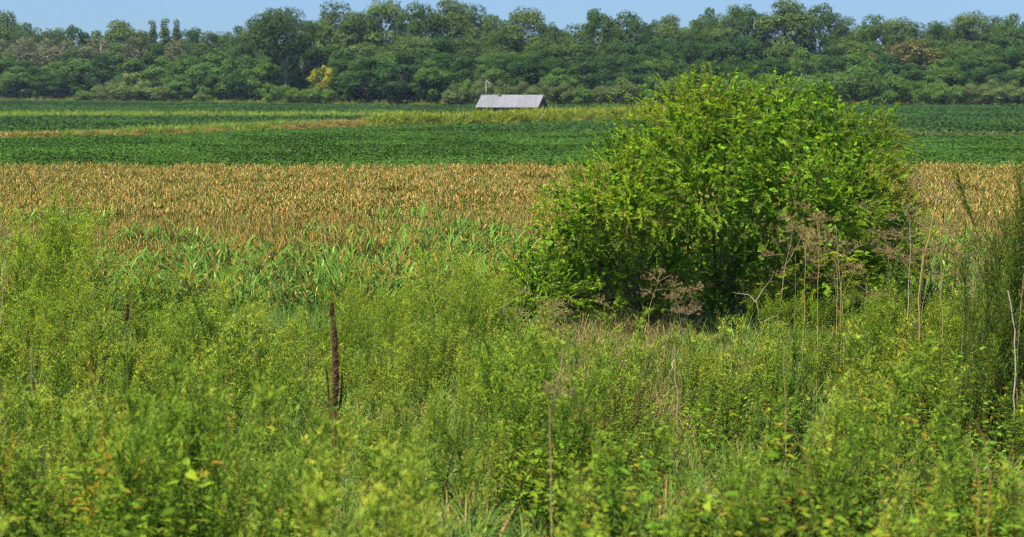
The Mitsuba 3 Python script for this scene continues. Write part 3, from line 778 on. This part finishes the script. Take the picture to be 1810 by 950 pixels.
HOLLOW = np.array([[*at(px, py, BY + dy), r * (BY + dy) / 1800] for px, py, r, dy in [(938, 166, 32, -.7), (705, 325, 26, -.6), (648, 345, 18, -.5), (770, 340, 38, -.7), (850, 346, 50, -.8), (720, 270, 26, -1.2), (905, 300, 30, -1.0), (660, 300, 22, -.6), (742, 206, 20, -.9), (934, 262, 22, -1.7),
                   (1002, 226, 15, -1.2), (885, 322, 24, -1.8), (800, 262, 22, -1.5), (682, 285, 20, -1.0), (835, 178, 16, -1.5), (965, 275, 16, -1.6), (748, 300, 24, -1.5), (1020, 262, 14, -1.0)]])
fe, vi, tw, inner = MB(), MB(), MB(), MB()
big_vine = []
for i, (cx, cy, cz, r) in enumerate(lob):
    c = np.array([cx, cy, cz])
    n = int(300 * (r / 1.0) ** 1.6 * (1 if LOBES[i][3] < 1.2 else .5))
    d = sphere_dirs(rb, n); d[:, 1] = np.where(rb.random(n) < .4, -np.abs(d[:, 1]), d[:, 1])
    P0 = c + d * r * rb.uniform(.55, .95, (n, 1)) * [1, 1, .95]
    inside = np.zeros(n, bool)
    for j, L in enumerate(lob):
        if j != i: inside |= np.linalg.norm(P0 - L[:3], axis=1) < L[3] * .72
    for L in HOLLOW: inside |= np.linalg.norm(P0 - L[:3], axis=1) < L[3]
    P0, d = P0[~inside], d[~inside]
    lobe_tone = np.array([(.20, .40, .02), (.28, .43, .022), (.15, .32, .02), (.23, .34, .024)][rb.choice(4, p=[.4, .2, .25, .15])])
    for p, dd in zip(P0, d):
        if p[2] < .15: continue
        vine = rb.random() < (.36 if VINE[i] else .07)
        out = unit(dd * .9 + rb.normal(0, .45, 3) + [0, 0, .55])
        ln = rb.uniform(.35, .75) * (1.2 if p[2] > 3.6 and rb.random() < .2 else 1)
        tip = p + out * ln + [0, 0, -.18 * ln]
        mid = p + out * ln * .55 + [0, 0, .03]
        tw.tube(np.array([p, mid, tip]), np.array([.006, .004, .0015]), 3, (.14, .13, .05))
        m = 9 if vine else 30
        u = np.sort(rb.uniform(.1, 1, m)); Q = (1 - u[:, None]) ** 2 * p + 2 * u[:, None] * (1 - u[:, None]) * mid + u[:, None] ** 2 * tip
        side = np.where(np.arange(m) % 2, 1, -1)[:, None]
        sv = unit(np.cross(out, [0, 0, 1.0]))
        D = out * (.75 if vine else 1.0) + side * sv * (.8 if vine else .6) + rb.normal(0, .25, (m, 3)) + [0, 0, -.1]
        N = unit(np.array([0, -.1, .75]) + dd * .6 + rb.normal(0, .38, (m, 3)))
        if vine:
            L = rb.uniform(.06, .105, m); C = tint(rb, m, (.15, .33, .022), .22, .10)
            vi.leaves(HEART, Q, D, N, L, L * .95, C)
            if len(big_vine) < 26 and p[1] < BY - .1 and rb.random() < .05:
                big_vine.append((Q[-1] - [0, .06, 0], unit(D[-1] * .6 + [0, -.3, -.4]), unit(N[-1] + [0, -.6, 0]), rb.uniform(.13, .17)))
        else:
            L = rb.uniform(.055, .095, m); base = lobe_tone * np.exp(rb.normal(0, .13))
            fe.leaves(LANCE, Q, D, N, L, L * rb.uniform(.17, .25, m), tint(rb, m, base, .15, .08))
    k = int(320 * r ** 2)                 # sparse inner foliage
    d = sphere_dirs(rb, k); P = c + d * r * rb.uniform(0, .8, (k, 1))
    P = P[P[:, 2] > .1]; k = len(P)
    inner.leaves(HEART, P, sphere_dirs(rb, k), sphere_dirs(rb, k), rb.uniform(.10, .16, k), rb.uniform(.08, .13, k), tint(rb, k, (.16, .31, .02), .2))
for (cx, cy, cz, r) in lob:               # woody stems from three stools
    ox = np.array([[2.6, 31.3], [4.4, 31.5], [6.2, 31.4]]); o = ox[np.argmin(np.abs(ox[:, 0] - cx))]
    a = np.array([o[0] + rb.normal(0, .2), o[1] + rb.normal(0, .2), -.1]); b = np.array([cx, cy, cz + r * .4])
    m1 = a + (b - a) * .35 + [0, 0, .35]; m2 = a + (b - a) * .7 + [rb.normal(0, .1), 0, .2]
    tw.tube(np.array([a, m1, m2, b]), np.array([.05, .035, .022, .008]), 6, (.17, .13, .09))
for px, py, top in [(812, 78, 70), (826, 82, 74), (700, 140, 118), (690, 165, 148), (712, 120, 108), (684, 178, 166), (722, 145, 130), (750, 118, 104), (668, 205, 192), (1072, 200, 190), (1078, 240, 226), (1045, 140, 128), (1062, 165, 152), (780, 100, 92), (735, 115, 106), (960, 106, 97)]:       # shoots that stand out of the outline
    p1 = at(px, top, BY - .1); p0 = at(px + (840 - px) * .12, py + 35, BY)
    tw.tube(np.array([p0, (p0 + p1) / 2 + [.02, 0, .05], p1]), np.array([.008, .005, .002]), 4, (.16, .16, .05))
    m = 60; u = rb.uniform(.25, 1, m); Q = p0 + (p1 - p0) * u[:, None]
    aa = rb.uniform(0, 6.28, m); D = np.stack([np.cos(aa), np.sin(aa), rb.uniform(-.2, .7, m)], 1)
    L = rb.uniform(.07, .13, m)
    fe.leaves(LANCE, Q, D, np.stack([-np.cos(aa) * .3, -np.sin(aa) * .3, np.ones(m)], 1), L, L * .26, tint(rb, m, (.24, .38, .016), .2))
scene['overgrown_bush__stem'] = tw.ply('bark')
scene['leaf_bush'] = leafmat(0.5, 0.55)
scene['overgrown_bush__feathery_foliage'] = fe.ply('leaf_bush')
scene['overgrown_bush__vine_foliage'] = vi.ply('leaf_gloss')
scene['overgrown_bush__inner_foliage'] = inner.ply('leaf_soft')
for i, (p, D, N, L) in enumerate(big_vine):
    scene['overgrown_bush__vine_leaf' + ('' if i == 0 else f'_{i:03d}')] = MB().leaves(HEART, p[None], D[None], N[None], L, L * .95, tint(rb, 1, (.17, .34, .04), .15)).ply('leaf_gloss')
tag('overgrown_bush', 'large rounded bright green bush overgrown with vines at the field edge', 'bush')
labels['overgrown_bush__feathery_foliage'] = {'label': 'yellow green narrow leaves on arching sprays', 'kind': 'stuff'}
labels['overgrown_bush__vine_foliage'] = {'label': 'glossy heart shaped vine leaves', 'kind': 'stuff'}
labels['overgrown_bush__inner_foliage'] = {'label': 'broad leaves inside the bush', 'kind': 'stuff'}


# ---------------------------------------------------------------- dead stalks
def wobble(rng, pts, n=14, amp=.006):
    pts = np.asarray(pts, float); s = np.r_[0, np.cumsum(np.linalg.norm(np.diff(pts, axis=0), axis=1))]
    u = np.linspace(0, s[-1], n)
    return np.stack([np.interp(u, s, pts[:, k]) for k in range(3)], 1) + np.r_[[[0, 0, 0]], rng.normal(0, amp, (n - 1, 3)) * [1, 1, .2]]


def stalk(name, label, pix, y, r0, color, umbels=0, seed=1, branches=(), tops=.3, ucol=(.30, .24, .14)):
    """A dry stem surveyed along the photograph at distance y, from top to bottom, carried down to the ground."""
    rng = np.random.default_rng(seed)
    key = numbered(name)
    pts = [at(px, py, y) for px, py in pix][::-1]
    g = np.array([pts[0][0], y, float(ground_z(pts[0][0], y)) - .03])
    if g[2] < pts[0][2] - .05: pts = [g] + pts
    w = wobble(rng, pts)
    scene[key + '__stem'] = MB().tube(w, np.linspace(r0 * .68, r0 * .34, len(w)), 6, np.array(color)).ply('bark', True)
    for i, bp in enumerate(branches):
        b = wobble(rng, [at(px, py, y + rng.normal(0, .05)) for px, py in bp], 6, .008)
        scene[key + '__branch' + ('' if i == 0 else f'_{i:03d}')] = MB().tube(b, np.linspace(r0 * .55, r0 * .2, 6), 5, np.array(color) * .95).ply('bark', True)
    for i in range(umbels):
        mb = MB(); t = w[-1 - int(rng.integers(0, 4))]; a = rng.uniform(0, 6.28)
        o = t + np.array([math.cos(a), math.sin(a) * .6, rng.uniform(.4, 1.2)]) * tops * rng.uniform(.4, 1)
        mb.tube(np.array([t, (t + o) / 2 + [0, 0, .02], o]), np.array([.003, .0024, .0016]), 4, np.array(color) * .9)
        for k in range(14):
            d = unit(rng.normal(0, 1, 3) * [1, 1, .35] + [0, 0, .55]); e = o + d * rng.uniform(.07, .14)
            mb.tube(np.array([o, e]), np.array([.0018, .0011]), 3, ucol)
            for q in range(8):
                d2 = unit(d + rng.normal(0, .6, 3)); mb.tube(np.array([e, e + d2 * .035]), np.array([.0013, .0024]), 3, np.array(ucol) * rng.uniform(.7, 1.2))
        scene[key + '__umbel' + ('' if i == 0 else f'_{i:03d}')] = mb.ply('dry')
    tag(key, label, 'dead stalk', 'dry stalks among the weeds')
    return key


PALE, STRAW, GREYB = (.30, .26, .18), (.42, .32, .13), (.22, .175, .13)
S = 'dry_stalk'
stalk(S, 'tall slender pale stalk with branching brown seed heads in front of the bush centre', [(930, 254), (926.6, 279), (919.5, 315), (911.4, 379), (910, 396)], 26.5, .017, PALE, 6, 11, [[(922, 305), (936, 280), (942, 262)]])
stalk(S, 'wavy pale stalk rising right of the bush centre, third of the tall ones', [(980, 262), (982, 297), (984.8, 327), (986.6, 356), (989, 400)], 25.5, .016, PALE, 5, 12)
stalk(S, 'straight pale green grey stalk just left of the yellow stalk', [(1066, 250), (1067, 275), (1064.4, 334), (1063.5, 368), (1065, 414)], 22.5, .015, (.36, .36, .24), 5, 13, tops=.4)
stalk(S, 'thick straw yellow stalk with a side shoot at the right of the bush', [(1096, 236), (1087.7, 277), (1079.6, 313), (1077, 342), (1078, 415)], 22.0, .022, STRAW, 5, 14, [[(1077, 387), (1073, 372), (1068, 364)]], tops=.45)
stalk(S, 'thin grey stalk with a forked leaf between two taller pale stalks', [(1017, 318), (1014, 345), (1012.5, 381), (1012, 405)], 23.5, .010, (.30, .32, .24), 3, 15, [[(1015, 336), (1004, 330), (997, 326)]])
stalk(S, 'short white forked stalk in front of the dark hollow under the bush', [(885.5, 349), (891.7, 377), (893, 400)], 25.0, .016, (.38, .35, .29), 0, 16, [[(885.5, 350), (896, 332), (907, 318)], [(885.5, 350), (876, 341), (858, 339)], [(892, 374), (902, 369), (912, 365)]])
stalk(S, 'broken white stalk at the right edge of the view', [(1181, 336), (1184, 349), (1187, 365), (1188, 389), (1190, 440)], 18.0, .018, (.48, .46, .42), 0, 17)
stalk(S, 'thin tan stalk beside the broken white stalk at the right edge', [(1200, 318), (1197, 345), (1194.5, 372), (1193, 400)], 18.5, .012, PALE, 2, 18)
stalk(S, 'thin stalk with a pale tip above the broken white stalk', [(1189, 296), (1186.5, 312), (1185, 322), (1183, 372)], 20.0, .011, (.42, .40, .2), 1, 19)
stalk(S, 'slender stalk right of the yellow stalk under brown seed sprays', [(1134, 300), (1132.5, 330), (1129, 356), (1128, 388)], 21.5, .011, (.32, .27, .17), 6, 20, tops=.55)
stalk(S, 'short pale stalk at the lower left corner of the bush', [(593, 343), (588, 366), (583.4, 388), (583, 400)], 26.0, .015, (.40, .37, .30), 1, 21)
stalk(S, 'pink brown dead sapling with forked twigs before the dark hollow', [(771, 326), (766, 340), (762, 354), (760, 372), (760, 385)], 27.0, .020, (.27, .18, .14), 3, 22, [[(771, 326), (764, 318), (757, 314)], [(771, 326), (774, 316), (772, 309)], [(770, 328), (779, 321), (787, 318)], [(766, 340), (757, 335), (750, 336)], [(767, 337), (777, 334), (790, 336)]])
stalk(S, 'long bent grey brown stalk low in the foreground below the bush', [(659, 404), (651.8, 456), (644.8, 478), (645.5, 512), (646, 560)], 11.0, .011, (.36, .30, .2), 1, 23, tops=.15)
stalk(S, 'straw pale split stalk in the dry grass below the bush', [(789, 398), (791.7, 404), (790, 425), (794, 456)], 16.0, .014, (.42, .35, .23), 0, 24, [[(790, 418), (786, 430), (782, 440)], [(790.5, 408), (797, 414), (799, 420)]])
stalk(S, 'orange brown upright stalk right of centre in the foreground', [(917.6, 396), (919, 432), (920.5, 447), (921, 480)], 14.0, .011, (.36, .26, .12), 0, 25)
stalk(S, 'slanting dark brown stem near the bottom in the foreground', [(928, 500), (936, 515), (944, 530), (950, 560)], 9.6, .010, (.22, .14, .07), 0, 26)
stalk(S, 'slanting orange stem at the lower right foreground', [(1143, 494), (1146, 505), (1154, 513), (1160, 540)], 10.0, .009, (.38, .22, .09), 0, 27)
stalk(S, 'orange tan stem at the bottom right corner', [(1128, 508), (1136, 522), (1142, 533), (1148, 560)], 9.6, .010, (.40, .26, .09), 0, 28)
stalk(S, 'upright pale stalk in the left foreground weeds', [(38, 402), (37.5, 425), (36.5, 450), (36, 490)], 12.5, .010, (.34, .32, .18), 0, 29)
stalk(S, 'curved grey stalk at the left edge of the view', [(4, 300), (3.5, 345), (2, 365), (0, 372), (-2, 410)], 17.0, .013, (.36, .32, .26), 1, 30)
stalk(S, 'dead grey brown seed sprays at the foot of the bush left of centre', [(650, 372), (648, 392), (647, 408)], 24.0, .012, GREYB, 8, 31, tops=.35)
stalk(S, 'low grey brown seed sprays at the lower left foot of the bush', [(622, 380), (621, 395), (620, 410)], 24.5, .010, GREYB, 6, 32, tops=.3)
stalk(S, 'grey brown seed sprays in the dry grass under the bush centre', [(800, 352), (802, 380), (803, 400)], 24.5, .012, GREYB, 8, 33, tops=.4)
stalk(S, 'grey brown lacy seed heads beside the right flank of the bush', [(1040, 280), (1042, 330), (1044, 395)], 24.0, .011, (.28, .24, .17), 9, 34, tops=.55)
stalk(S, 'grey brown lacy seed heads against the tan crop at the right', [(1108, 232), (1104, 290), (1100, 390)], 23.0, .011, (.28, .24, .17), 9, 35, tops=.55)
stalk(S, 'pale lacy seed heads low at the right beneath the tan crop', [(1145, 290), (1143, 330), (1140, 390)], 21.0, .011, (.32, .28, .2), 8, 36, tops=.5)


rd = np.random.default_rng(91)
for i in range(20):
    right = i < 16
    px = rd.uniform(905, 1170) if right else rd.uniform(600, 800)
    y = rd.uniform(21, 26); top = rd.uniform(255, 330) if right else rd.uniform(345, 372)
    k = stalk(S, 'dry stalk with lacy brown seed heads before the right flank of the bush' if right else 'low dry stalk with lacy brown seed heads in grass before the bush', [(px + rd.normal(0, 5), top), (px + rd.normal(0, 2), top + 40), (px, 400 if right else 412)], y, .010,
              [PALE, STRAW, GREYB][rd.integers(3)], int(rd.integers(1, 5)), 200 + i, tops=.5 if right else .28, ucol=(.30, .24, .13))
    labels[k]['group'] = 'lacy dry stalks right of the bush' if right else 'lacy dry stalks below the bush'


def mullein(name, label, pix, y, r, side, seed):
    rng = np.random.default_rng(seed); key = numbered(name)
    def spike(a, b, r):
        n, m = 80, 12
        t = np.linspace(0, 1, n); ax = a + (b - a) * t[:, None]
        ax[:, 0] += .035 * np.sin(t * 2.6) * np.linalg.norm(b - a)
        ang = np.arange(m) / m * 2 * PI
        rad = r * (np.minimum(1, 6 * t + .5) * (1.15 - .4 * t) * np.minimum(1, (1 - t) * 9 + .35))[:, None] * rng.uniform(.65, 1.3, (n, m)) * (1 + .18 * np.sin(t * 37 + rng.normal(0, .5, n)))[:, None]
        v = ax[:, None] + np.stack([np.cos(ang)[None] * rad, np.sin(ang)[None] * rad, rng.normal(0, .006, (n, m))], -1)
        i, j = np.meshgrid(np.arange(n - 1), np.arange(m), indexing='ij'); p, q = i * m + j, i * m + (j + 1) % m
        f = np.concatenate([np.stack([p, q, q + m], -1).reshape(-1, 3), np.stack([p, q + m, p + m], -1).reshape(-1, 3)])
        f = np.vstack([f, [[(n - 1) * m, (n - 1) * m + k, (n - 1) * m + k + 1] for k in range(1, m - 1)]])
        c = np.repeat(tint(rng, n * m, (.075, .042, .025), .35), 1, 0)
        return MB().add(v.reshape(-1, 3), f, c).ply('bark')
    top, neck, bot = (at(*p, y) for p in pix)
    gx = np.array([bot[0], y, float(ground_z(bot[0], y)) - .03])
    scene[key + '__stem'] = MB().tube(np.array([gx, bot, neck, top]), np.array([.016, .014, .010, .006]) * (1 if side else .5), 8, (.12, .075, .045) if side else (.12, .15, .05)).ply('bark', True)
    scene[key + '__seed_spike'] = spike(bot, neck, r)
    scene[key + '__seed_tip'] = spike(neck + [0, 0, .04], top, r * .8)
    for i, (p0, p1) in enumerate(side):
        scene[key + '__side_spike' + ('' if i == 0 else f'_{i:03d}')] = spike(at(*p0, y + .03), at(*p1, y + .03), r * .42)
        scene[key + '__side_stem' + ('' if i == 0 else f'_{i:03d}')] = MB().tube(np.array([at(pix[2][0], pix[2][1] + 16, y), (at(*p0, y) + at(pix[2][0], pix[2][1] + 8, y)) / 2, at(*p0, y + .03)]), .008, 6, (.13, .07, .04)).ply('bark', True)
    tag(key, label, 'dead stalk')


mullein('mullein_stalk', 'tall dark brown dead seed spike with short side spikes left of centre', [(388.5, 350), (389, 371), (392, 474)], 14.5, .024, [((385, 474), (381, 426)), ((398, 474), (400, 434))], 4)
mullein('mullein_stalk', 'small dark brown seed spike in the left weeds', [(149.5, 354), (149.3, 357), (147.5, 372)], 19.0, .022, [], 6)
